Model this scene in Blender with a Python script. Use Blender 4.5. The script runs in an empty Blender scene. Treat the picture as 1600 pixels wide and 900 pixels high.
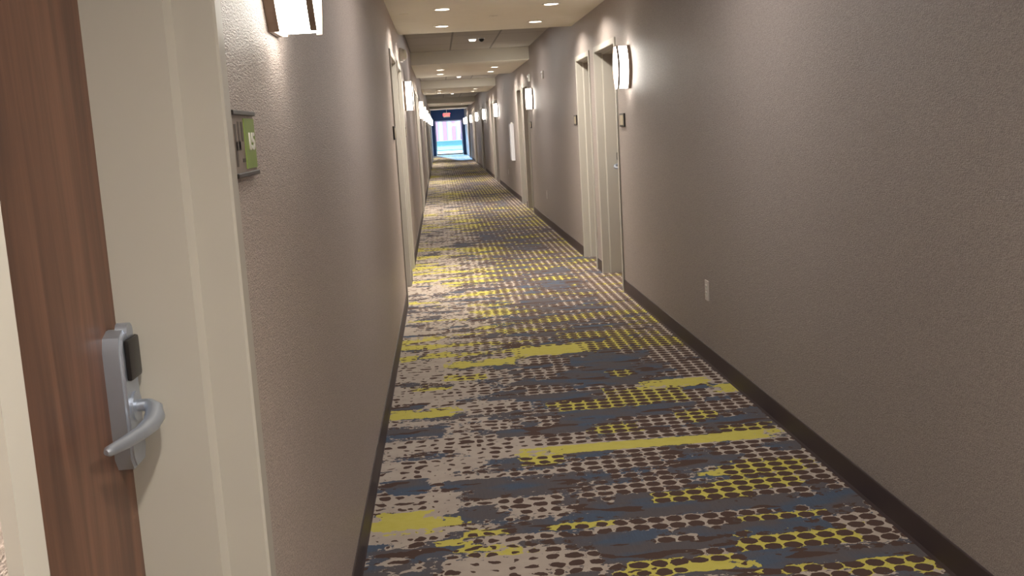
import bpy, bmesh, math, random
from mathutils import Vector, Matrix
random.seed(4)
S = bpy.context.scene
COL = S.collection
XL, XR = -0.352, 1.469          # corridor wall planes
ZS, ZC = 2.417, 2.61            # soffit and high ceiling
Y0, Y1 = -3.5, 57.0
H = 1.42
DL, SL, SKY, SUN = 12.0, 23.0, 1.2, 14.0
# carpet motif: patches (cx, cy, half width, half depth) in metres on the floor
YEL = [(-0.243, 3.614, 0.1, 0.094), (-0.078, 3.589, 0.076, 0.037), (-0.032, 3.396, 0.019, 0.028), (0.093, 3.471, 0.074, 0.025), (0.122, 3.299, 0.098, 0.025), (0.415, 3.463, 0.093, 0.035), (0.7, 3.043, 0.185, 0.055), (1.046, 2.955, 0.069, 0.031), (1.343, 2.947, 0.175, 0.048), (1.114, 3.183, 0.213, 0.071), (1.135, 3.397, 0.166, 0.04), (0.825, 3.656, 0.086, 0.033), (0.951, 3.667, 0.127, 0.072), (1.152, 3.709, 0.172, 0.047), (1.031, 3.876, 0.07, 0.047), (1.254, 3.908, 0.151, 0.089), (0.857, 4.322, 0.549, 0.049), (1.295, 4.423, 0.109, 0.075), (0.353, 4.236, 0.087, 0.068), (-0.176, 5.072, 0.179, 0.078), (0.692, 5.01, 0.198, 0.083), (0.995, 5.118, 0.18, 0.16), (1.191, 5.329, 0.154, 0.06), (1.449, 5.162, 0.081, 0.076), (1.144, 4.686, 0.058, 0.084), (0.743, 4.588, 0.108, 0.07), (0.618, 6.379, 0.213, 0.169), (0.784, 6.361, 0.21, 0.131), (0.175, 6.097, 0.196, 0.077), (-0.075, 6.46, 0.033, 0.095), (-0.243, 7.067, 0.107, 0.102), (-0.322, 6.371, 0.044, 0.074), (1.222, 6.54, 0.318, 0.336), (0.939, 7.881, 0.461, 0.127), (1.122, 8.369, 0.342, 0.318), (-0.162, 8.477, 0.174, 0.097), (0.941, 5.621, 0.059, 0.074), (0.07, 5.768, 0.109, 0.046), (-0.131, 5.589, 0.089, 0.029), (0.964, 7.355, 0.239, 0.099)]
SOLID = [(-0.243, 3.614, 0.1, 0.094), (-0.078, 3.589, 0.076, 0.037), (0.795, 2.993, 0.077, 0.036), (0.85, 4.324, 0.542, 0.031), (-0.176, 5.072, 0.179, 0.078), (1.191, 5.329, 0.154, 0.06), (1.449, 5.162, 0.081, 0.076), (0.997, 3.872, 0.036, 0.047), (0.175, 6.097, 0.196, 0.077), (0.615, 6.329, 0.163, 0.111)]
DARK = [(-0.186, 3.266, 0.166, 0.104), (0.605, 3.213, 0.231, 0.127), (1.195, 3.032, 0.372, 0.032), (0.674, 3.578, 0.331, 0.094), (1.152, 3.52, 0.21, 0.025), (1.116, 3.282, 0.121, 0.025), (-0.328, 3.385, 0.044, 0.025), (-0.212, 3.974, 0.066, 0.083), (0.066, 3.97, 0.135, 0.053), (0.813, 4.857, 0.246, 0.111), (1.283, 4.557, 0.149, 0.079), (0.34, 4.629, 0.149, 0.04), (-0.042, 4.211, 0.109, 0.059), (0.204, 4.178, 0.068, 0.058), (0.561, 4.366, 0.131, 0.036), (0.834, 4.162, 0.069, 0.042), (0.97, 4.011, 0.078, 0.054), (-0.217, 4.733, 0.137, 0.094), (-0.27, 5.207, 0.091, 0.05), (0.087, 3.599, 0.089, 0.075), (0.542, 6.644, 0.145, 0.122), (0.917, 5.914, 0.197, 0.081), (0.864, 5.685, 0.254, 0.075), (-0.201, 6.719, 0.17, 0.082), (0.636, 5.523, 0.251, 0.057), (-0.295, 5.688, 0.109, 0.045), (0.734, 4.005, 0.107, 0.031), (1.386, 3.602, 0.056, 0.032), (0.352, 3.904, 0.104, 0.029), (0.324, 3.434, 0.072, 0.025), (1.305, 3.39, 0.022, 0.025), (1.345, 4.125, 0.071, 0.058)]
BEI = [(0.072, 3.181, 0.137, 0.089), (-0.234, 3.247, 0.041, 0.031), (0.309, 3.167, 0.103, 0.084), (0.823, 3.1, 0.046, 0.043), (0.711, 3.282, 0.048, 0.025), (0.315, 3.358, 0.055, 0.025), (0.261, 3.67, 0.129, 0.111), (-0.207, 3.822, 0.149, 0.077), (-0.153, 3.49, 0.137, 0.025), (0.638, 3.773, 0.042, 0.048), (-0.12, 4.224, 0.232, 0.11), (-0.11, 4.536, 0.234, 0.106), (0.294, 4.434, 0.174, 0.074), (0.664, 4.084, 0.228, 0.088), (0.519, 4.377, 0.173, 0.046), (0.849, 4.428, 0.157, 0.056), (1.056, 4.474, 0.051, 0.057), (-0.095, 5.454, 0.262, 0.11), (-0.076, 5.892, 0.264, 0.08), (0.763, 3.395, 0.172, 0.025), (1.341, 4.051, 0.187, 0.056), (0.904, 4.711, 0.024, 0.053), (1.289, 4.838, 0.059, 0.1), (1.368, 3.789, 0.155, 0.056), (1.434, 3.627, 0.057, 0.039), (1.216, 4.134, 0.097, 0.041), (1.398, 6.153, 0.056, 0.025), (0.126, 7.707, 0.343, 0.269), (1.345, 3.351, 0.039, 0.025)]
# ------------------------------------------------------------------ nodes
class NT:
    def __init__(s, name):
        s.m = bpy.data.materials.new(name); s.m.use_nodes = True
        s.t = s.m.node_tree; s.t.nodes.clear()
        s.out = s.t.nodes.new('ShaderNodeOutputMaterial')
    def n(s, typ, **kw):
        nd = s.t.nodes.new(typ)
        for k, v in kw.items(): setattr(nd, k, v)
        return nd
    def put(s, sock, v):
        if v is None: return
        if isinstance(v, bpy.types.NodeSocket): s.t.links.new(v, sock)
        else: sock.default_value = v
    def math(s, op, a, b=None, c=None, clamp=False):
        nd = s.n('ShaderNodeMath', operation=op); nd.use_clamp = clamp
        s.put(nd.inputs[0], a); s.put(nd.inputs[1], b)
        if c is not None: s.put(nd.inputs[2], c)
        return nd.outputs[0]
    def vm(s, op, a, b=None, c=None):
        nd = s.n('ShaderNodeVectorMath', operation=op)
        s.put(nd.inputs[0], a); s.put(nd.inputs[1], b)
        if c is not None: s.put(nd.inputs[2], c)
        return nd.outputs['Value'] if op in ('LENGTH', 'DISTANCE', 'DOT_PRODUCT') else nd.outputs[0]
    def noise(s, vec, scale=5, detail=2, rough=.5, color=False):
        nd = s.n('ShaderNodeTexNoise'); s.put(nd.inputs['Vector'], vec)
        nd.inputs['Scale'].default_value = scale; nd.inputs['Detail'].default_value = detail
        nd.inputs['Roughness'].default_value = rough
        return nd.outputs['Color' if color else 'Fac']
    def mix(s, f, a, b):
        nd = s.n('ShaderNodeMix', data_type='RGBA')
        s.put(nd.inputs[0], f); s.put(nd.inputs[6], a); s.put(nd.inputs[7], b)
        return nd.outputs[2]
    def obj(s): return s.n('ShaderNodeTexCoord').outputs['Object']
    def bsdf(s, color, rough=.5, metal=0, normal=None, **kw):
        b = s.n('ShaderNodeBsdfPrincipled')
        s.put(b.inputs['Base Color'], color); s.put(b.inputs['Roughness'], rough); s.put(b.inputs['Metallic'], metal)
        if normal is not None: s.put(b.inputs['Normal'], normal)
        for k, v in kw.items(): s.put(b.inputs[k], v)
        s.t.links.new(b.outputs[0], s.out.inputs[0]); return b
    def bump(s, h, strength=.3, dist=.002):
        b = s.n('ShaderNodeBump'); s.put(b.inputs['Height'], h)
        b.inputs['Strength'].default_value = strength; b.inputs['Distance'].default_value = dist
        return b.outputs[0]

def C(r, g, b):      # sRGB 0-255 -> linear rgba
    f = lambda c: (c/255)/12.92 if c/255 <= .04045 else ((c/255+.055)/1.055)**2.4
    return (f(r), f(g), f(b), 1)

def simple(name, col, rough=.5, metal=0, var=.06, scale=30, bump=0):
    t = NT(name); o = t.obj()
    n = t.noise(o, scale, 3)
    dark = tuple(c*(1-var) for c in col[:3])+(1,); lite = tuple(min(1, c*(1+var)) for c in col[:3])+(1,)
    c = t.mix(n, dark, lite)
    t.bsdf(c, rough, metal, t.bump(n, bump) if bump else None)
    return t.m

def emit(name, col, strength):
    t = NT(name); e = t.n('ShaderNodeEmission'); e.inputs[0].default_value = col; e.inputs[1].default_value = strength
    t.t.links.new(e.outputs[0], t.out.inputs[0]); return t.m

def wallpaper(name, base):
    t = NT(name); o = t.obj()
    # woven vinyl wallcovering: fine horizontal slubs over a pebbled ground
    v1 = t.vm('MULTIPLY', o, (1, 60, 420)); n1 = t.noise(v1, 1, 3, .6)
    v2 = t.vm('MULTIPLY', o, (1, 260, 260)); n2 = t.noise(v2, 1, 2)
    v3 = t.vm('MULTIPLY', o, (1, 1.2, .5)); n3 = t.noise(v3, 1, 2)
    h = t.math('ADD', t.math('MULTIPLY', n1, .6), t.math('MULTIPLY', n2, .7))
    a = tuple(c*.66 for c in base[:3])+(1,); b = tuple(min(1, c*1.30) for c in base[:3])+(1,)
    c = t.mix(t.math('MULTIPLY_ADD', t.math('SUBTRACT', h, .65), 2.6, .5, clamp=True), a, b)
    c = t.mix(t.math('MULTIPLY', n3, .22), c, tuple(x*1.25 for x in base[:3])+(1,))
    t.bsdf(c, .46, 0, t.bump(h, 1.0, .0036), **{'Specular IOR Level': .5})
    return t.m

def wood(name):
    t = NT(name); o = t.obj()
    w = t.noise(t.vm('MULTIPLY', o, (1, 3, .6)), 1.5, 2, color=True)
    v = t.vm('ADD', t.vm('MULTIPLY', o, (1, 26, 1.1)), t.vm('MULTIPLY', w, (0, 3.0, 0)))
    n = t.noise(v, 1, 5, .6)
    f = t.noise(t.vm('MULTIPLY', o, (1, 240, 6)), 1, 2)
    r = t.n('ShaderNodeValToRGB'); t.put(r.inputs[0], n)
    e = r.color_ramp.elements; e[0].position = .33; e[0].color = C(76, 51, 40); e[1].position = .68; e[1].color = C(128, 90, 70)
    x = r.color_ramp.elements.new(.5); x.color = C(104, 71, 55)
    c = t.mix(t.math('MULTIPLY', f, .35), r.outputs[0], C(78, 52, 40))
    t.bsdf(c, .42); return t.m

def ceiling_tile(name):
    t = NT(name); o = t.obj(); s = t.n('ShaderNodeSeparateXYZ'); t.put(s.inputs[0], o)
    fx = t.math('ABSOLUTE', t.math('SUBTRACT', t.math('FRACT', t.math('MULTIPLY_ADD', s.outputs[0], 1/.61, .5-.26/.61)), .5))
    fy = t.math('ABSOLUTE', t.math('SUBTRACT', t.math('FRACT', t.math('MULTIPLY_ADD', s.outputs[1], 1/1.22, .3)), .5))
    lx = t.math('LESS_THAN', fx, .02); ly = t.math('LESS_THAN', fy, .01)
    l = t.math('MAXIMUM', lx, ly)
    n = t.noise(o, 90, 3, .7)
    base = t.mix(n, C(172, 165, 155), C(190, 182, 171))
    c = t.mix(l, base, C(140, 134, 127))
    t.bsdf(c, .9, 0, t.bump(t.math('SUBTRACT', n, l), .3, .003)); return t.m

def carpet(name):
    """woven carpet: the floor mesh carries, per tuft group, how yellow / beige it is and how large its brown dots are"""
    t = NT(name); o = t.obj()
    sp = t.n('ShaderNodeSeparateXYZ'); t.put(sp.inputs[0], o); X = sp.outputs[0]
    left = t.math('SUBTRACT', 1.0, t.math('MULTIPLY_ADD', X, 1.15, .12, clamp=True), clamp=True)
    w1 = t.vm('SUBTRACT', t.noise(o, 9, 2, color=True), (.5, .5, .5))
    w2 = t.vm('SUBTRACT', t.noise(o, 60, 2, color=True), (.5, .5, .5))
    amp = t.n('ShaderNodeCombineXYZ'); t.put(amp.inputs[0], t.math('MULTIPLY', left, .16)); t.put(amp.inputs[1], t.math('MULTIPLY', left, .07))
    P = t.vm('ADD', o, t.vm('MULTIPLY', w1, amp.outputs[0]))
    P = t.vm('ADD', P, t.vm('MULTIPLY', w2, (.018, .012, 0)))
    g = t.vm('ADD', t.vm('DIVIDE', P, (.066, .0605, 1)), (.152, .5, 0))
    loc = t.vm('SUBTRACT', t.vm('FRACTION', g), (.5, .5, 0))
    ls = t.n('ShaderNodeSeparateXYZ'); t.put(ls.inputs[0], loc)
    dist = t.math('SQRT', t.math('ADD', t.math('MULTIPLY', ls.outputs[0], ls.outputs[0]), t.math('MULTIPLY', ls.outputs[1], ls.outputs[1])))
    at = t.n('ShaderNodeAttribute'); at.attribute_name = 'weave'
    q = t.n('ShaderNodeSeparateXYZ'); t.put(q.inputs[0], at.outputs['Vector'])
    # ragged, stair-stepped edges of the tufted areas
    rag = t.math('SUBTRACT', t.noise(t.vm('MULTIPLY', o, (34, 52, 0)), 1, 3, .65), .5)
    ragd = t.math('MULTIPLY', t.math('SUBTRACT', dist, .33), .9)
    isY = t.math('GREATER_THAN', t.math('SUBTRACT', t.math('ADD', q.outputs[0], t.math('MULTIPLY', rag, 1.3)), t.math('MULTIPLY', ragd, .9)), .5)
    isB = t.math('GREATER_THAN', t.math('SUBTRACT', t.math('ADD', q.outputs[1], t.math('MULTIPLY', rag, 1.9)), t.math('MULTIPLY', ragd, .9)), .5)
    rad = t.math('MULTIPLY_ADD', rag, .12, q.outputs[2])
    dot = t.math('LESS_THAN', dist, rad)
    nb = t.noise(t.vm('MULTIPLY', o, (3.6, 8, 0)), 1, 2)
    pile = t.noise(o, 420, 2)
    strea = t.noise(t.vm('MULTIPLY', o, (130, 14, 0)), 1, 2)
    blue = t.mix(t.math('MULTIPLY_ADD', nb, 6, -2.75, clamp=True), C(100, 94, 95), C(84, 98, 118))
    blue = t.mix(t.math('MULTIPLY', strea, .5), blue, C(72, 72, 82))
    beige = t.mix(t.noise(o, 12, 2), C(168, 154, 144), C(196, 184, 172))
    yel = t.mix(t.noise(o, 25, 2), C(194, 182, 80), C(208, 198, 110))
    brown = C(84, 66, 60)
    bc = t.math('GREATER_THAN', t.noise(t.vm('MULTIPLY', P, (4, 14, 0)), 1, 1), .60)
    c = t.mix(bc, blue, brown)
    c = t.mix(isB, c, beige)
    c = t.mix(isY, c, yel)
    c = t.mix(t.math('MULTIPLY', dot, t.math('MAXIMUM', isB, isY)), c, brown)
    c = t.mix(t.math('MULTIPLY', pile, .4), c, t.mix(.5, c, C(40, 36, 36)))
    t.bsdf(c, .95, 0, t.bump(pile, .5, .003), **{'Specular IOR Level': .12})
    return t.m

def carpet_mesh():
    from mathutils import noise as NZ
    nz = lambda a, b, o=0: NZ.noise(Vector((a, b, o)))          # about -1..1
    cw, ch = .066, .0605
    cols = 56; xs = [XL-.33]+[XL+(XR-XL)*i/cols for i in range(cols+1)]+[XR+.33]
    ys = [Y0-.2]; 
    while ys[-1] < 9: ys.append(ys[-1]+.030)
    while ys[-1] < Y1+.2: ys.append(min(Y1+.2, ys[-1]+.0605))
    def hit(lst, x, y, j):
        m = 0.0
        for cx, cy, sx, sy in lst:
            d = max(abs(x-cx)/(sx+.02), abs(y-cy)/(sy+.008))
            if d+j < 1.3: m = max(m, min(1.0, max(0.0, (1.3-(d+j))/.6)))
        return m
    def at(x, y):
        # values are held over each tuft group of the grid
        x += .05*nz(x*11, y*14, 21)*(1.15-x*.6); y += .022*nz(x*12, y*10, 33)
        qx = (math.floor(x/cw+.152)+.5-.152)*cw; qy = (math.floor(y/ch+.5))*ch
        lf = min(1, max(0, 1-(qx*1.15+.12)))
        j = .42*nz(qx*9, qy*26, 3)+.18*nz(qx*31, qy*31, 8)
        A = .5+.5*nz(qx*2.6+3, qy*9.5, 1)+.38*nz(qx*8, qy*22, 5)
        Yn = .5+.5*nz(qx*1.5, qy*6.5, 9)+.2*nz(qx*6, qy*22, 2)
        band = nz(qx*.25, qy*.55, 7)
        bei = min(1, max(0, .5+4*(A-.49+.16*(lf-.25)))); yel = 0
        if qx > 1.2: bei = max(bei, min(1, .5+4*(A-.36)))
        if y < 6.5:
            near = [p for p in ()]
            d = hit(DARK, qx, qy, j); b = hit(BEI, qx, qy, j*.8); yy = hit(YEL, qx, qy, j*.8)
            bei = max(bei*(1-d), b); yel = yy
        if y > 6.2 or y < 2.8:
            yel = max(yel, min(1, max(0, .5+4*(Yn-.55+.24*band-.07*lf))))
        solid = hit(SOLID, qx, qy, 0) if y < 6.5 else (1 if Yn > .86 and qx < .6 else 0)
        r = .20+.33*(1-lf)+.30*nz(qx*8, qy*8, 4)*(.4+lf)
        r = max(0, min(.45, r))*(1-min(1, solid*1.6))
        return (yel, bei, r)
    verts = [(x, y, 0) for y in ys for x in xs]; nx = len(xs)
    faces = [(k*nx+i, k*nx+i+1, (k+1)*nx+i+1, (k+1)*nx+i) for k in range(len(ys)-1) for i in range(nx-1)]
    n0 = len(verts)
    # underside and edges give the floor its thickness
    crn = [0, nx-1, (len(ys)-1)*nx+nx-1, (len(ys)-1)*nx]
    verts += [(verts[c][0], verts[c][1], -.1) for c in crn]
    b = [n0+i for i in range(4)]
    faces.append((b[3], b[2], b[1], b[0]))
    faces.append(tuple(range(0, nx))[::-1]+(b[0], b[1]))
    faces.append(tuple((len(ys)-1)*nx+i for i in range(nx))+(b[2], b[3]))
    faces.append(tuple(k*nx for k in range(len(ys)))+(b[3], b[0]))
    faces.append(tuple(k*nx+nx-1 for k in range(len(ys)))[::-1]+(b[1], b[2]))
    me = bpy.data.meshes.new('floor'); me.from_pydata(verts, [], faces)
    w = me.attributes.new('weave', 'FLOAT_VECTOR', 'POINT')
    flat = []
    for x, y, z in verts: flat += at(x, y)
    w.data.foreach_set('vector', flat); me.update()
    return me

M = dict(
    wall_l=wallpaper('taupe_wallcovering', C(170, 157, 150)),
    wall_r=wallpaper('taupe_wallcovering_dimmed', C(152, 142, 137)),  # same wallcovering, base darkened to put the right wall's dimmer light into colour
    plain=simple('plain_plaster', C(170, 164, 158), .8),
    soffit=simple('soffit_paint', C(228, 222, 208), .75, var=.03, scale=6),
    tile=ceiling_tile('acoustic_tile'),
    carpet=carpet('patterned_carpet'),
    base=simple('dark_vinyl_base', C(62, 50, 52), .5, var=.1, scale=12),
    frame=simple('cream_frame_paint', C(172, 168, 160), .42, var=.02, scale=8),
    wood=wood('walnut_veneer'),
    nickel=simple('satin_nickel', C(176, 184, 198), .38, .75, var=.04, scale=60),
    sconcemetal=simple('brushed_sconce_metal', C(150, 132, 120), .4, .8, var=.05),
    black=simple('black_plastic', C(24, 22, 24), .35),
    gap=simple('dark_gasket', C(14, 12, 12), .9),
    white=simple('white_plastic', C(226, 224, 218), .4, var=.02),
    outlet=simple('outlet_plastic', C(210, 202, 196), .4, var=.02),
    cabinet=simple('white_enamel', C(214, 214, 220), .4, var=.02),
    green=simple('sign_green', C(128, 150, 74), .5, var=.12, scale=40),
    photo=simple('sign_grey_print', C(132, 120, 112), .5, var=.35, scale=55),
    photod=simple('sign_dark_print', C(70, 60, 54), .5, var=.3, scale=70),
    signpale=simple('sign_pale_print', C(176, 164, 140), .5, var=.25, scale=45),
    signbar=simple('sign_dark_rail', C(34, 28, 26), .4),
    lens=emit('downlight_lens', (1, .86, .68, 1), 14),
    diff=emit('sconce_diffuser', (1, .94, .84, 1), 14.0),
    smalllamp=emit('small_lamp_lens', (1, .93, .84, 1), 2.2),
    red=emit('exit_red', (1, .08, .10, 1), 3.0),
    strobe=simple('strobe_clear', C(235, 232, 228), .15),
    redp=simple('red_lettering', C(190, 60, 50), .5),
    navy=simple('navy_blue', C(38, 84, 150), .4, var=.05),  # even blue base colour for end wall and door frame
    alu=simple('white_door_stile', C(232, 242, 250), .35, 0, var=.03),
    facade=simple('pale_facade', C(176, 174, 180), .8, var=.05, scale=2),
    pink=simple('pink_brick', C(158, 112, 134), .8, var=.1, scale=9),
    lawn=simple('green_lawn', C(34, 92, 80), .9, var=.15, scale=3),
    paving=simple('concrete_paving', C(190, 200, 196), .9, var=.08, scale=3),
)
t = NT('door_glass'); g1 = t.n('ShaderNodeBsdfTransparent'); g1.inputs[0].default_value = (.93, .98, 1, 1)
g2 = t.n('ShaderNodeBsdfGlossy'); g2.inputs['Roughness'].default_value = .02
fr = t.n('ShaderNodeFresnel'); fr.inputs[0].default_value = 1.4
mx = t.n('ShaderNodeMixShader'); t.t.links.new(fr.outputs[0], mx.inputs[0]); t.t.links.new(g1.outputs[0], mx.inputs[1]); t.t.links.new(g2.outputs[0], mx.inputs[2])
t.t.links.new(mx.outputs[0], t.out.inputs[0]); M['glass'] = t.m

# ------------------------------------------------------------------ mesh helpers
def box(bm, x0, x1, y0, y1, z0, z1, bev=0):
    vs = [bm.verts.new((x, y, z)) for x in (x0, x1) for y in (y0, y1) for z in (z0, z1)]
    fs = [(0,1,3,2),(4,6,7,5),(0,4,5,1),(2,3,7,6),(0,2,6,4),(1,5,7,3)]
    faces = [bm.faces.new([vs[i] for i in f]) for f in fs]
    if bev:
        es = list({e for f in faces for e in f.edges})
        bmesh.ops.bevel(bm, geom=es, offset=bev, segments=2, affect='EDGES', profile=.6)
def cyl(bm, p0, p1, r, r2=None, seg=20):
    p0, p1 = Vector(p0), Vector(p1); d = p1-p0; q = d.to_track_quat('Z', 'Y').to_matrix().to_4x4()
    mt = Matrix.Translation((p0+p1)/2) @ q
    bmesh.ops.create_cone(bm, cap_ends=True, segments=seg, radius1=r, radius2=r if r2 is None else r2, depth=d.length, matrix=mt)
def tube(bm, pts, rads, seg=12, flat=1.0):
    rings = []
    for i, p in enumerate(pts):
        p = Vector(p); a = Vector(pts[max(0, i-1)]); b = Vector(pts[min(len(pts)-1, i+1)]); d = (b-a).normalized()
        u = d.cross(Vector((0, 0, 1))).normalized(); v = u.cross(d).normalized(); r = rads[i]
        rings.append([bm.verts.new(p+u*math.cos(2*math.pi*k/seg)*r*flat+v*math.sin(2*math.pi*k/seg)*r) for k in range(seg)])
    for i in range(len(rings)-1):
        for k in range(seg): bm.faces.new([rings[i][k], rings[i][(k+1)%seg], rings[i+1][(k+1)%seg], rings[i+1][k]])
    bm.faces.new(rings[0][::-1]); bm.faces.new(rings[-1])
def extr(bm, prof, axis, a, b):
    # prof: list of 2D points; extruded from a to b along axis. axis 'z': (x,y); axis 'y': (x,z); axis 'x': (y,z)
    def P(u, v, w): return {'z': (u, v, w), 'y': (u, w, v), 'x': (w, u, v)}[axis]
    A = [bm.verts.new(P(u, v, a)) for u, v in prof]; B = [bm.verts.new(P(u, v, b)) for u, v in prof]
    n = len(prof)
    for i in range(n): bm.faces.new([A[i], A[(i+1)%n], B[(i+1)%n], B[i]])
    bm.faces.new(A[::-1]); bm.faces.new(B)
def link(name, bm, m, parent=None, smooth=False):
    bmesh.ops.recalc_face_normals(bm, faces=bm.faces)
    me = bpy.data.meshes.new(name); bm.to_mesh(me); bm.free()
    me.materials.append(m)
    o = bpy.data.objects.new(name, me); COL.objects.link(o); o.parent = parent
    if smooth:
        for p in me.polygons: p.use_smooth = True
        me.set_sharp_from_angle(angle=math.radians(40))
    return o
def props(o, label=None, cat=None, group=None, kind=None):
    if label: o['label'] = label
    if cat: o['category'] = cat
    if group: o['group'] = group
    if kind: o['kind'] = kind
    return o
def empty(name, loc=(0, 0, 0), **kw):
    o = bpy.data.objects.new(name, None); COL.objects.link(o); o.location = loc; o.empty_display_size = .1
    return props(o, **kw)
def copy_tree(o, parent=None):
    c = o.copy(); COL.objects.link(c)
    if parent is not None: c.parent = parent
    for ch in o.children: copy_tree(ch, c)
    return c
B = bmesh.new

# ------------------------------------------------------------------ layout
FW = .05                         # door frame face width
DH = 2.03                        # clear opening height
right_open = [(8.43, 9.47), (9.87, 10.72), (16.60, 17.58), (17.98, 18.85), (25.9, 26.85), (27.3, 28.2), (33.6, 34.5), (35.0, 35.9), (40.6, 41.5), (42.0, 42.9), (48.6, 49.5), (50.0, 50.9)]
left_open = [(.82, 1.70), (8.43, 9.47), (9.87, 10.72), (17.2, 18.1), (18.5, 19.4), (25.9, 26.8), (27.3, 28.2), (33.6, 34.5), (35.0, 35.9), (40.6, 41.5), (42.0, 42.9), (48.6, 49.5), (50.0, 50.9)]
soffits = [(-2.2, 2.0), (7.0, 11.0), (16.1, 20.1), (25.5, 29.7), (39.8, 44.6), (49.6, 53.2)]
TH = .30

def wall(name, X, s, opens, m, label):
    bm = B(); xo = X+s*TH; lo, hi = min(X, xo), max(X, xo)
    y = Y0
    for a, b in opens:
        box(bm, lo, hi, y, a-FW*.6, 0, 2.9)
        box(bm, lo, hi, a-FW*.6, b+FW*.6, DH+FW*.6, 2.9)
        y = b+FW*.6
    box(bm, lo, hi, y, Y1+.2, 0, 2.9)
    box(bm, min(xo, xo+s*.03), max(xo, xo+s*.03), Y0, Y1+.2, 0, 2.9)
    return props(link(name, bm, m), label, 'wall', kind='structure')
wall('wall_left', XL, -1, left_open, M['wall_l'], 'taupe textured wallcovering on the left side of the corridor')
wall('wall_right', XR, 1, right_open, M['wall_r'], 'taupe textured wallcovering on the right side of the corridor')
bm = B(); box(bm, XL-.3, XR+.3, Y0-.2, Y0, 0, 2.9)
props(link('wall_back', bm, M['wall_l']), 'taupe corridor wall behind the viewer', 'wall', kind='structure')
bm = B()    # end wall around the glazed doors: XA..XB wide, ZD high
XA, XB, ZB, ZD = -.17, 1.31, .06, 1.90
box(bm, XL-.3, XA-.06, Y1, Y1+.2, 0, 2.9); box(bm, XB+.06, XR+.3, Y1, Y1+.2, 0, 2.9)
box(bm, XA-.06, XB+.06, Y1, Y1+.2, ZD+.06, 2.9)
props(link('wall_end', bm, M['navy']), 'blue end wall around the bright glazed door', 'wall', kind='structure')

me = carpet_mesh(); me.materials.append(M['carpet'])
fl = bpy.data.objects.new('floor', me); COL.objects.link(fl)
props(fl, 'long corridor carpet with yellow, beige and slate dotted streaks', 'carpet', kind='structure')
bm = B(); box(bm, XL-.33, XR+.33, Y0-.2, Y1+.2, ZC, ZC+.3)
props(link('ceiling', bm, M['tile']), 'higher grey ceiling of square acoustic tiles', 'ceiling', kind='structure')
for i, (a, b) in enumerate(soffits):
    bm = B(); box(bm, XL, XR, a, b, ZS, ZC, .004)
    props(link('ceiling_soffit', bm, M['soffit']),
          ['lowered ceiling soffit above the viewer, out of the picture', 'nearest lowered cream soffit with four round downlights', 'second lowered soffit along the corridor ceiling',
           'third lowered soffit along the corridor ceiling', 'fourth lowered soffit along the corridor ceiling', 'last lowered soffit before the bright end door'][i], 'soffit', kind='structure')

# baseboards: vinyl cove base, interrupted at the doors
def baseboard(name, X, s, opens, label):
    bm = B(); y = Y0
    runs = []
    for a, b in opens: runs.append((y, a-FW)); y = b+FW
    runs.append((y, Y1))
    for a, b in runs:
        if b-a < .02: continue
        pr = [(X, 0), (X-s*.011, 0), (X-s*.0065, .012), (X-s*.005, .096), (X-s*.003, .100), (X, .100)]
        extr(bm, pr, 'y', a, b)
    return props(link(name, bm, M['base']), label, 'baseboard', kind='structure')
baseboard('baseboard_left', XL, -1, left_open, 'dark brown base strip along the left wall')
baseboard('baseboard_right', XR, 1, right_open, 'dark brown base strip along the right wall')

# ------------------------------------------------------------------ doors
def frame_mesh(a, b):
    """door frame in local space: x = depth into the wall (0 at wall face), y along corridor from 0 to w"""
    w = b-a; bm = B()
    R1, ST, R2 = .055, .016, .195
    bk = .035
    # jamb profile (x, y) for the jamb at y = w ; mirrored for y = 0
    def prof(y, s):
        return [(-.012, y+s*FW), (-.012, y+s*.004), (-.008, y), (R1, y), (R1+.010, y-s*ST), (R2, y-s*ST), (R2, y), (.27, y), (.27, y+s*.03), (0.0, y+s*.03), (0.0, y+s*FW)]
    extr(bm, prof(w, 1), 'z', 0, DH+FW)
    extr(bm, prof(0, -1), 'z', 0, DH+FW)
    hp = [(-.012, DH+FW), (-.012, DH+.004), (-.008, DH), (R1, DH), (R1+.010, DH-ST), (R2, DH-ST), (R2, DH), (.27, DH), (.27, DH+.03), (0.0, DH+.03), (0.0, DH+FW)]
    extr(bm, hp, 'y', 0, w)
    return bm
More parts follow.
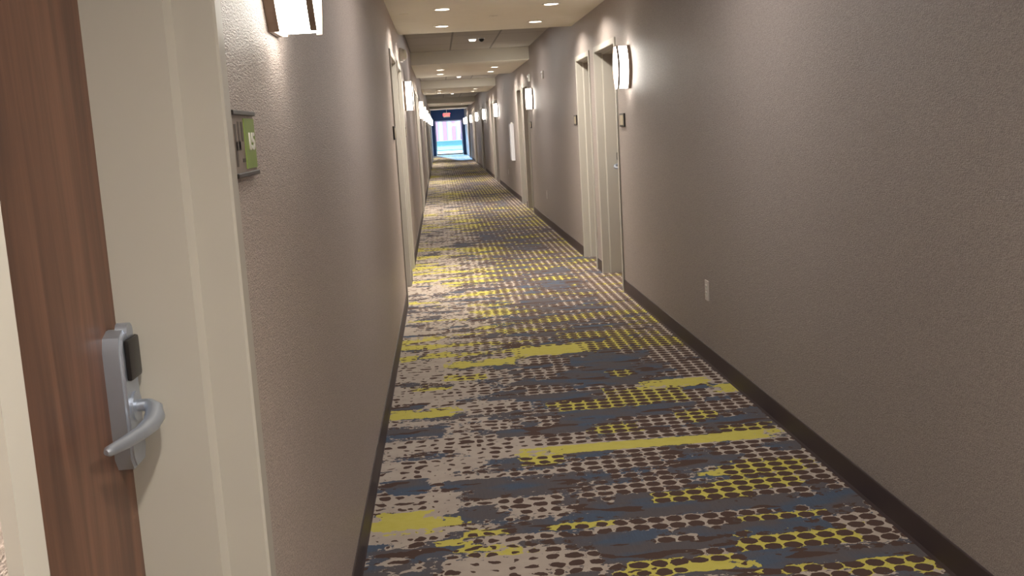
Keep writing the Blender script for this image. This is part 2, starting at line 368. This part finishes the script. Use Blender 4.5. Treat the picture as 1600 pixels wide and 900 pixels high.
def lock_parts(parent, y, d):
    """electronic lock; y = centre of the escutcheon, d = -1 when the lever points towards -y. x toward corridor is negative; slab face at x=.193"""
    F = .193
    bm = B(); pts = []
    hw, z0, z1 = .036, .912, 1.135
    pr = [(y-hw, z0+.02), (y-hw+.012, z0), (y+hw-.012, z0), (y+hw, z0+.02), (y+hw, z1-.03), (y+hw-.008, z1-.008), (y+hw-.03, z1), (y-hw+.03, z1), (y-hw+.008, z1-.008), (y-hw, z1-.03)]
    extr(bm, pr, 'x', F-.030, F+.0)
    bmesh.ops.bevel(bm, geom=[e for e in bm.edges if all(abs(v.co.x-(F-.030)) < 1e-5 for v in e.verts)], offset=.005, segments=3, affect='EDGES')
    e = link('lock_plate', bm, M['nickel'], parent, True)
    bm = B(); yc = y+.004
    box(bm, F-.039, F-.029, yc-.029, yc+.029, 1.055, 1.122, .006)
    props(link('card_reader', bm, M['black'], e, True), 'black card reader')
    bm = B(); cyl(bm, (F-.034, y, 1.010), (F-.030, y, 1.010), .024, seg=32)
    cyl(bm, (F-.03, y, 1.010), (F-.052, y, 1.010), .0100)
    link('lever_rose', bm, M['nickel'], e, True)
    bm = B()
    P = [(F-.044, y, 1.010), (F-.052, y, 1.009), (F-.060, y+d*.004, 1.004), (F-.063, y+d*.014, .994), (F-.062, y+d*.035, .987), (F-.056, y+d*.07, .984), (F-.046, y+d*.12, .984), (F-.037, y+d*.165, .986), (F-.035, y+d*.172, .986)]
    tube(bm, P, [.0095, .0115, .0145, .0160, .0140, .0115, .0100, .0080, .004], 16)
    props(link('lever', bm, M['nickel'], e, True), 'satin metal lever handle')
    bm = B(); cyl(bm, (F-.031, y+.012, 1.128), (F-.012, y+.012, 1.128), .016, seg=24)
    link('lock_cap', bm, M['nickel'], e, True)

cnt = [0]
def door(side, a, b, label, lock_far=True):
    cnt[0] += 1; s = 1 if side == 'right' else -1; X = XR if s > 0 else XL
    r = empty('door_%d' % cnt[0], (X, a, 0), label=label, cat='door', kind='structure')
    r.scale = (1, 1, 1)
    w = b-a
    mir = s < 0
    def L(o):
        return o
    bm = frame_mesh(a, b); fr = link('door_frame', bm, M['frame'], r)
    bm = B(); box(bm, .193, .238, .006, w-.006, .008, DH-.004, .0015); pn = link('door_panel', bm, M['wood'], r)
    bm = B(); box(bm, .200, .262, .001, w-.001, .001, DH-.001); gk = props(link('gasket', bm, M['gap'], r), 'black gap around the panel')
    # the gasket is a dark liner behind the slab
    for v in gk.data.vertices: v.co.x = .2385 if v.co.x < .23 else .262
    g2 = B(); 
    lock_parts(r, w-.062 if lock_far else .062, -1 if lock_far else 1)
    if mir:
        # mirror the meshes, keep transforms clean
        def walk(o):
            for c in o.children:
                c.data = c.data.copy() if c.data.users > 1 else c.data
                for v in c.data.vertices: v.co.x = -v.co.x
                c.data.flip_normals(); walk(c)
        walk(r)
    return r
names = {0: 'nearest', 1: 'second', 2: 'third', 3: 'fourth', 4: 'fifth', 5: 'sixth', 6: 'seventh', 7: 'eighth', 8: 'ninth', 9: 'tenth', 10: 'eleventh', 11: 'twelfth', 12: 'thirteenth'}
door('left', *left_open[0], 'brown wood-grain door with electronic lever lock at the left edge')
for i, (a, b) in enumerate(left_open[1:]):
    door('left', a, b, '%s recessed door with cream frame down the left wall, past the brown door' % names[i], True)
for i, (a, b) in enumerate(right_open):
    door('right', a, b, '%s recessed door with cream frame along the right wall' % names[i], True)

# glazed end doors
r = empty('door_%d' % (cnt[0]+1), (0, Y1, 0), label='bright full-height glazed door at the far end of the corridor', cat='door', kind='structure')
bm = B(); y0, y1 = .02, .08
box(bm, XA-.06, XA, y0, y1, 0, ZD+.06); box(bm, XB, XB+.06, y0, y1, 0, ZD+.06); box(bm, XA, XB, y0, y1, ZD, ZD+.06)
link('door_frame', bm, M['navy'], r)
a, b = XA+.004, XB-.004
bm = B(); box(bm, a, a+.045, .03, .07, .012, ZD-.004); box(bm, b-.045, b, .03, .07, .012, ZD-.004)
box(bm, a+.045, b-.045, .03, .07, ZD-.05, ZD-.004); box(bm, a+.045, b-.045, .03, .07, .012, .11)
lf = link('door_leaf', bm, M['alu'], r)
bm = B(); box(bm, a+.045, b-.045, .047, .053, .11, ZD-.05); link('pane', bm, M['glass'], lf)
bm = B(); cyl(bm, (b-.09, -.03, .85), (b-.09, -.03, 1.15), .012); cyl(bm, (b-.09, -.03, .87), (b-.03, .03, .87), .008); cyl(bm, (b-.09, -.03, 1.13), (b-.03, .03, 1.13), .008)
link('pull_handle', bm, M['nickel'], lf)

# ------------------------------------------------------------------ wall sconces
def make_sconce():
    r = empty('wall_sconce')
    hh, dp = .153, .100
    hw = lambda z: .128-.062*(z/hh)**2          # barrel outline: widest at mid height
    def sec(z, i0=0.0):                          # rounded rectangular section, wall side open
        w = hw(z)-i0; d = dp-i0; c = .022; P = [(.012, -w)]
        for k in range(5):
            a = math.pi/2*k/4; P.append((d-c+c*math.sin(a), -w+c-c*math.cos(a)))
        for k in range(5):
            a = math.pi/2*k/4; P.append((d-c+c*math.cos(a), w-c+c*math.sin(a)))
        P.append((.012, w)); return P
    N = 16; zs = [-hh+2*hh*i/N for i in range(N+1)]
    def loft(bm, rings):
        R = [[bm.verts.new(p) for p in q] for q in rings]; n = len(R[0])
        for i in range(len(R)-1):
            for k in range(n): bm.faces.new([R[i][k], R[i+1][k], R[i+1][(k+1)%n], R[i][(k+1)%n]])
        bm.faces.new(R[0]); bm.faces.new(R[-1][::-1])
    bm = B(); loft(bm, [[(x, y, z) for x, y in sec(z)] for z in zs]); link('diffuser', bm, M['diff'], r, True)
    z2 = [-hh-.006+2*(hh+.006)*i/N for i in range(N+1)]
    bm = B(); loft(bm, [[(0, -hw(z)-.003, z), (.024, -hw(z)-.003, z), (.024, -hw(z)+.001, z), (.012, -hw(z)+.001, z), (.012, hw(z)-.001, z), (.024, hw(z)-.001, z), (.024, hw(z)+.003, z), (0, hw(z)+.003, z)] for z in z2])
    link('back_plate', bm, M['sconcemetal'], r)
    for s in (-1, 1):
        bm = B(); loft(bm, [[(dp-.010, s*(hw(z)-.012), z), (dp-.010, s*(hw(z)+.003), z), (dp+.003, s*(hw(z)+.003), z), (dp+.003, s*(hw(z)-.012), z)] for z in z2])
        link('metal_strap', bm, M['sconcemetal'], r)
    return r
sproto = make_sconce(); first = True
sc_left = [(2.37, 'glowing white wall sconce cut by the top edge on the left wall'),
           (11.57, 'first full sconce down the left wall, beyond the white alarm'),
           (19.8, 'second full sconce down the left wall'),
           (24.4, 'third full sconce down the left wall'), (29.0, 'fourth full sconce down the left wall'), (34.8, 'fifth full sconce down the left wall'), (40.0, 'sixth full sconce down the left wall'), (46.5, 'seventh full sconce down the left wall'), (53.0, 'farthest sconce on the left wall beside the end door')]
sc_right = [(-.35, 'added glowing wall sconce on the right wall beside the viewer, out of the picture'),  # unseen sconce, added to light the near door and walls
            (7.84, 'large glowing sconce beside the nearest right doorway'),
            (15.85, 'second glowing sconce along the right wall'), (25.0, 'third glowing sconce along the right wall'), (31.6, 'fourth glowing sconce along the right wall'),
            (37.8, 'fifth glowing sconce along the right wall'), (44.5, 'sixth glowing sconce along the right wall'), (50.0-2.2+4, 'seventh glowing sconce along the right wall'), (55.6, 'farthest sconce on the right wall beside the end door')]
for lst, X, rz in ((sc_left, XL, 0), (sc_right, XR, math.pi)):
    for y, lab in lst:
        o = sproto if first else copy_tree(sproto); first = False
        o.location = (X, y, 1.808); o.rotation_euler = (0, 0, rz)
        props(o, lab, 'wall lamp', 'wall sconces along the corridor')

# ------------------------------------------------------------------ downlights
def make_down():
    r = empty('downlight')
    bm = B(); N = 40; A = []
    for k in range(N):
        c, s = math.cos(2*math.pi*k/N), math.sin(2*math.pi*k/N)
        A.append([bm.verts.new((c*q, s*q, z)) for q, z in ((.060, 0), (.078, 0), (.078, -.004), (.062, -.006), (.058, -.003))])
    for k in range(N):
        for j in range(5): bm.faces.new([A[k][j], A[k][(j+1)%5], A[(k+1)%N][(j+1)%5], A[(k+1)%N][j]])
    link('trim_ring', bm, M['white'], r, True)
    bm = B(); cyl(bm, (0, 0, -.0035), (0, 0, 0), .0585, seg=40); link('lens', bm, M['lens'], r)
    return r
dproto = make_down(); first = True
rows = [(-1.1, 0), (.42, 0), (8.87, 1), (10.30, 1), (17.68, 2), (19.05, 2), (27.0, 3), (28.7, 3), (41.7, 4), (43.3, 4), (50.8, 5), (52.3, 5)]  # first two rows are unseen, added to brighten the near corridor
spos = ['soffit above the viewer', 'nearest soffit', 'second soffit', 'third soffit', 'fourth soffit', 'last soffit before the end door']
for i, (y, g) in enumerate(rows):
    for x, sd in ((.10, 'left'), (1.02, 'right')):
        o = dproto if first else copy_tree(dproto); first = False
        o.location = (x, y, ZS)
        props(o, ('%s %s added round downlight in the soffit above the viewer, out of the picture' % (['rear', 'front'][i], sd)) if g == 0 else '%s %s round downlight lit white in the %s' % ('front' if i % 2 == 0 else 'rear', sd, spos[g]), 'ceiling light', 'round downlights in the soffits')
        L = bpy.data.lights.new('downlight_beam', 'AREA'); L.shape = 'DISK'; L.size = .11; L.energy = DL; L.color = (1, .925, .81); L.spread = math.radians(150)
        lo = bpy.data.objects.new('downlight_beam', L); COL.objects.link(lo); lo.parent = o; lo.location = (0, 0, -.008)

# ------------------------------------------------------------------ room signs
def text_mesh(name, txt, size, m, parent, loc, rot, extrude=.0012, sx=1):
    cu = bpy.data.curves.new(name, 'FONT'); cu.body = txt; cu.size = size; cu.extrude = extrude; cu.align_x = 'CENTER'; cu.align_y = 'CENTER'; cu.offset = .0012
    to = bpy.data.objects.new(name, cu); dg = bpy.context.evaluated_depsgraph_get()
    me = bpy.data.meshes.new_from_object(to.evaluated_get(dg) if False else to); bpy.data.objects.remove(to)
    me.materials.clear(); me.materials.append(m)
    Mx = Matrix.Translation(loc) @ rot @ Matrix.Diagonal((sx, 1, 1, 1)); me.transform(Mx)
    o = bpy.data.objects.new(name, me); COL.objects.link(o); o.parent = parent; return o
def room_sign(X, s, y, z, label, h=.105, w=.20, plain=True):
    """s: +1 left wall (faces +x), -1 right wall. local x out of wall; local y along the sign, reading left to right"""
    r = empty('room_sign', (X, y, z), label=label, cat='sign', group='room signs beside the doors')
    r.rotation_euler = (0, 0, 0 if s > 0 else math.pi)
    if plain:
        bm = B(); box(bm, 0, .012, -w/2, w/2, -h/2, h/2, .002); link('dark_frame', bm, M['signbar'], r)
        bm = B(); box(bm, .012, .014, -w/2+.035, w/2-.03, -h/2+.014, h/2-.014, .0005); link('pale_panel', bm, M['signpale'], r)
        return r
    bm = B(); box(bm, 0, .008, -w/2, w/2, -h/2, h/2, .001); pl = link('backing', bm, M['photo'], r)
    bm = B(); box(bm, .008, .010, w*.0, w/2-.002, -h/2+.008, h/2-.008)
    link('green_panel', bm, M['green'], r)
    bm = B()
    for (a, b, c, d) in ((-.85, -.70, -.9, .8), (-.55, -.42, -.2, .9), (-.80, -.35, -.25, .1), (-.25, -.12, .1, .9), (-.3, -.05, -.75, -.6)):
        box(bm, .008, .0088, a*w/2, b*w/2, c*(h/2-.01), d*(h/2-.01))
    link('dark_print', bm, M['photod'], pl)
    for k in (-1, 1):
        bm = B(); zc = k*(h/2+.001); box(bm, 0, .013, -w/2-.002, w/2+.003, zc-.004, zc+.004, .0015); props(link('rail', bm, M['signbar'], r), 'dark rail')
    rot = Matrix.Rotation(math.pi/2, 4, 'Z') @ Matrix.Rotation(math.pi/2, 4, 'X')
    text_mesh('number', '15', .042, M['white'], r, (.0108, w*.27, .002), rot, sx=1.5)
    return r
room_sign(XL, 1, 1.865, 1.415, 'green and grey room number plaque beside the nearest left door frame', plain=False)
room_sign(XL, 1, 8.18, 1.415, 'small room plaque before the first recessed left doorway')
room_sign(XL, 1, 10.95, 1.415, 'small room plaque after the second recessed left doorway')
room_sign(XR, -1, 8.17, 1.415, 'small dark-railed room plaque below the large right sconce')
room_sign(XR, -1, 10.98, 1.44, 'small room plaque beyond the second right doorway')
room_sign(XR, -1, 16.35, 1.415, 'small room plaque before the third right doorway')

# ------------------------------------------------------------------ outlets
def make_outlet():
    r = empty('wall_outlet')
    bm = B(); box(bm, 0, .006, -.036, .036, -.058, .058, .002); p = link('cover_plate', bm, M['outlet'], r)
    for k in (-1, 1):
        bm = B(); box(bm, .006, .008, -.017, .017, k*.020-.014, k*.020+.014, .001); q = link('socket', bm, M['white'], p)
        bm = B()
        for dy in (-.007, .007): box(bm, .0078, .0084, dy-.0012, dy+.0012, k*.020-.003, k*.020+.006)
        cyl(bm, (.0078, 0, k*.020-.008), (.0084, 0, k*.020-.008), .0022, seg=10)
        sl = link('slots', bm, M['black'], p)
    return r
op = make_outlet()
for i, (y, lab) in enumerate(((5.68, 'white electrical outlet low on the near right wall'), (14.4, 'small white outlet between first and second right door pairs'), (22.4, 'tiny white outlet on the right wall beyond the second door pair'))):
    o = op if i == 0 else copy_tree(op); o.location = (XR, y, .43); o.rotation_euler = (0, 0, math.pi); props(o, lab, 'outlet', 'outlets on the right wall')

# ------------------------------------------------------------------ alarms, small lamps, cabinet, exit sign
def alarm(X, rz, y, z, label, name='alarm_strobe', k=1.0):
    r = empty(name, (X, y, z), label=label, cat='alarm'); r.rotation_euler = (0, 0, rz)
    bm = B(); box(bm, -.002, .030*k, -.058*k, .058*k, -.070*k, .070*k, .006); link('housing', bm, M['white'], r, True)
    bm = B(); cyl(bm, (.030*k, 0, .030*k), (.052*k, 0, .030*k), .030*k, .022*k); link('strobe_lens', bm, M['strobe'], r, True)
    bm = B(); cyl(bm, (.030*k, 0, -.032*k), (.036*k, 0, -.032*k), .026*k, .024*k); link('speaker_grille', bm, M['white'], r, True)
    bm = B()
    for q in range(4): box(bm, .0295*k, .0315*k, -.050*k, -.044*k, (-.05+q*.018)*k, (-.038+q*.018)*k)
    link('red_marking', bm, M['redp'], r)
    return r
o = alarm(XL, 0, 11.05, 2.215, 'white rounded alarm unit high on the left wall above the doors', k=1.0)
for c in o.children: pass
bm = B(); bmesh.ops.create_uvsphere(bm, u_segments=20, v_segments=12, radius=.058, matrix=Matrix.Translation((.034, 0, 0)) @ Matrix.Diagonal((.8, 1, 1.05, 1)))
link('dome_cover', bm, M['white'], o, True)
alarm(XR, math.pi, 14.1, 2.08, 'small white alarm with red marking high on right wall before second sconce', k=.75)
alarm(XR, math.pi, 16.2, 2.14, 'small white alarm above the second right sconce', k=.8)
alarm(XR, math.pi, 30.2, 2.08, 'tiny white alarm high on the far right wall', k=.8)

def small_lamp(x, y, z, label):
    r = empty('ceiling_lamp', (x, y, z), label=label, cat='ceiling light')
    bm = B(); cyl(bm, (0, 0, -.012), (0, 0, 0), .055, .058, 32); link('base', bm, M['white'], r, True)
    bm = B(); cyl(bm, (0, 0, -.034), (0, 0, -.012), .040, .052, 32); props(link('lamp_lens', bm, M['smalllamp'], r, True), 'glowing lens')
    L = bpy.data.lights.new('lamp_beam', 'AREA'); L.shape = 'DISK'; L.size = .08; L.energy = SL; L.color = (1, .95, .90)
    lo = bpy.data.objects.new('lamp_beam', L); COL.objects.link(lo); lo.parent = r; lo.location = (0, 0, -.037)
    return r
small_lamp(.54, 4.5, ZC, 'added small bright round lamp on the tile ceiling above the viewer, out of the picture')  # unseen lamp added to lift the near walls and floor
small_lamp(.54, 14.2, ZC, 'small bright round lamp on the first stretch of tile ceiling')
small_lamp(.55, 24.0, ZC, 'small bright round lamp on the tile ceiling past the second soffit')
small_lamp(.55, 35.0, ZC, 'added tiny bright lamp on the tile ceiling past the third soffit')  # extra lamp added to fill the dark stretch between soffits
r = empty('security_camera', (.66, 14.15, ZC), label='small dark dome camera beside the small bright ceiling lamp', cat='camera')
bm = B(); cyl(bm, (0, 0, -.014), (0, 0, 0), .045, .048, 28); link('mount', bm, M['white'], r, True)
bm = B(); bmesh.ops.create_uvsphere(bm, u_segments=20, v_segments=12, radius=.036, matrix=Matrix.Translation((0, 0, -.018))); link('dome', bm, M['black'], r, True)
for (x, y, lab) in ((.57, 9.6, 'flat white sprinkler cover among the nearest four downlights'), (-.23, 9.1, 'flat white sprinkler cover near left edge of the nearest soffit')):
    r = empty('sprinkler_cover', (x, y, ZS), label=lab, cat='sprinkler')
    bm = B(); cyl(bm, (0, 0, -.004), (0, 0, .001), .038, .040, 32); link('cover_disc', bm, M['soffit'], r, True)
    bm = B(); cyl(bm, (0, 0, -.007), (0, 0, -.004), .012, .014, 20); link('centre_cap', bm, M['soffit'], r, True)

r = empty('wall_cabinet', (XR, 20.35, .74), label='tall narrow white cabinet fixed to the right wall beyond the fourth doorway', cat='cabinet')
r.rotation_euler = (0, 0, math.pi)
bm = B(); box(bm, 0, .062, -.17, .17, 0, .72, .006); link('body', bm, M['cabinet'], r)
bm = B(); box(bm, .062, .072, -.16, .16, .012, .708, .003); d = link('cabinet_door', bm, M['cabinet'], r)
bm = B(); box(bm, .072, .084, .11, .13, .33, .41, .003); link('handle', bm, M['nickel'], d)
bm = B(); cyl(bm, (.035, .10, .72), (.035, .10, .745), .02, seg=16); link('top_knob', bm, M['white'], r)

r = empty('exit_sign', (.48, 53.6, ZC), label='red lit exit sign hanging before the bright end door', cat='sign')
bm = B(); cyl(bm, (0, 0, -.34), (0, 0, 0), .012); box(bm, -.05, .05, -.03, .03, -.012, 0, .002); link('stem', bm, M['white'], r)
bm = B(); box(bm, -.165, .165, -.022, .022, -.58, -.34, .004); hs = link('housing', bm, M['white'], r)
text_mesh('lettering', 'EXIT', .20, M['red'], r, (0, -.0235, -.458), Matrix.Rotation(math.pi/2, 4, 'X'), .001)

# ------------------------------------------------------------------ outside the end doors
bm = B(); box(bm, -30, 30, Y1+.2, Y1+78, -.16, -.03); props(link('floor_outside', bm, M['paving']), 'pale paving outside the end doors', 'paving', kind='structure')
bm = B(); box(bm, -28, 28, Y1+14, Y1+70, -.03, .02); props(link('lawn', bm, M['lawn']), 'green strip of lawn seen through the end door', 'lawn')
r = empty('neighbouring_building', (0, Y1+78, 0), label='pale building with pink piers seen through the end door', cat='building')
bm = B(); box(bm, -30, 30, 0, .4, -.16, 9); link('wall', bm, M['facade'], r)
for k in range(14):
    x = -7.2+1.15*k
    bm = B(); box(bm, x-.26, x+.26, -.25, 0, -.16, 9); link('pier', bm, M['pink'], r)

# ------------------------------------------------------------------ light from outdoors, camera
W = bpy.data.worlds.new('outdoor_sky'); S.world = W; W.use_nodes = True; nt = W.node_tree
bg = nt.nodes['Background']
sky = nt.nodes.new('ShaderNodeTexSky'); sky.sky_type = 'NISHITA'; sky.sun_elevation = math.radians(42); sky.sun_rotation = math.radians(200); sky.sun_disc = False
hsv = nt.nodes.new('ShaderNodeMix'); hsv.data_type = 'RGBA'; hsv.inputs[0].default_value = .55
nt.links.new(sky.outputs[0], hsv.inputs[6]); hsv.inputs[7].default_value = (2.6, 4.2, 6.2, 1)
nt.links.new(hsv.outputs[2], bg.inputs[0]); bg.inputs[1].default_value = SKY

L = bpy.data.lights.new('sun', 'SUN'); L.energy = SUN; L.color = (.36, .64, 1); L.angle = math.radians(2)
lo = bpy.data.objects.new('sun', L); COL.objects.link(lo); lo.location = (0, Y1+20, 12)
lo.rotation_euler = Vector((.10, -1, -.19)).to_track_quat('-Z', 'Y').to_euler()

cam = bpy.data.cameras.new('camera'); co = bpy.data.objects.new('camera', cam); COL.objects.link(co)
cam.sensor_width = 36; cam.lens = 36*1600/1600; cam.clip_start = .02; cam.clip_end = 400
yaw, pitch, roll = .0622, .157, .057
f = Vector((math.sin(yaw)*math.cos(pitch), math.cos(yaw)*math.cos(pitch), -math.sin(pitch)))
rt = Vector((math.cos(yaw), -math.sin(yaw), 0)); up = rt.cross(f)
r2 = math.cos(roll)*rt-math.sin(roll)*up; u2 = math.sin(roll)*rt+math.cos(roll)*up
co.matrix_world = Matrix(((r2.x, u2.x, -f.x, 0), (r2.y, u2.y, -f.y, 0), (r2.z, u2.z, -f.z, H), (0, 0, 0, 1)))
S.camera = co
S.view_settings.view_transform = 'Standard'; S.view_settings.look = 'None'; S.view_settings.gamma = 1
S.view_settings.use_curve_mapping = False; S.view_settings.exposure = .16
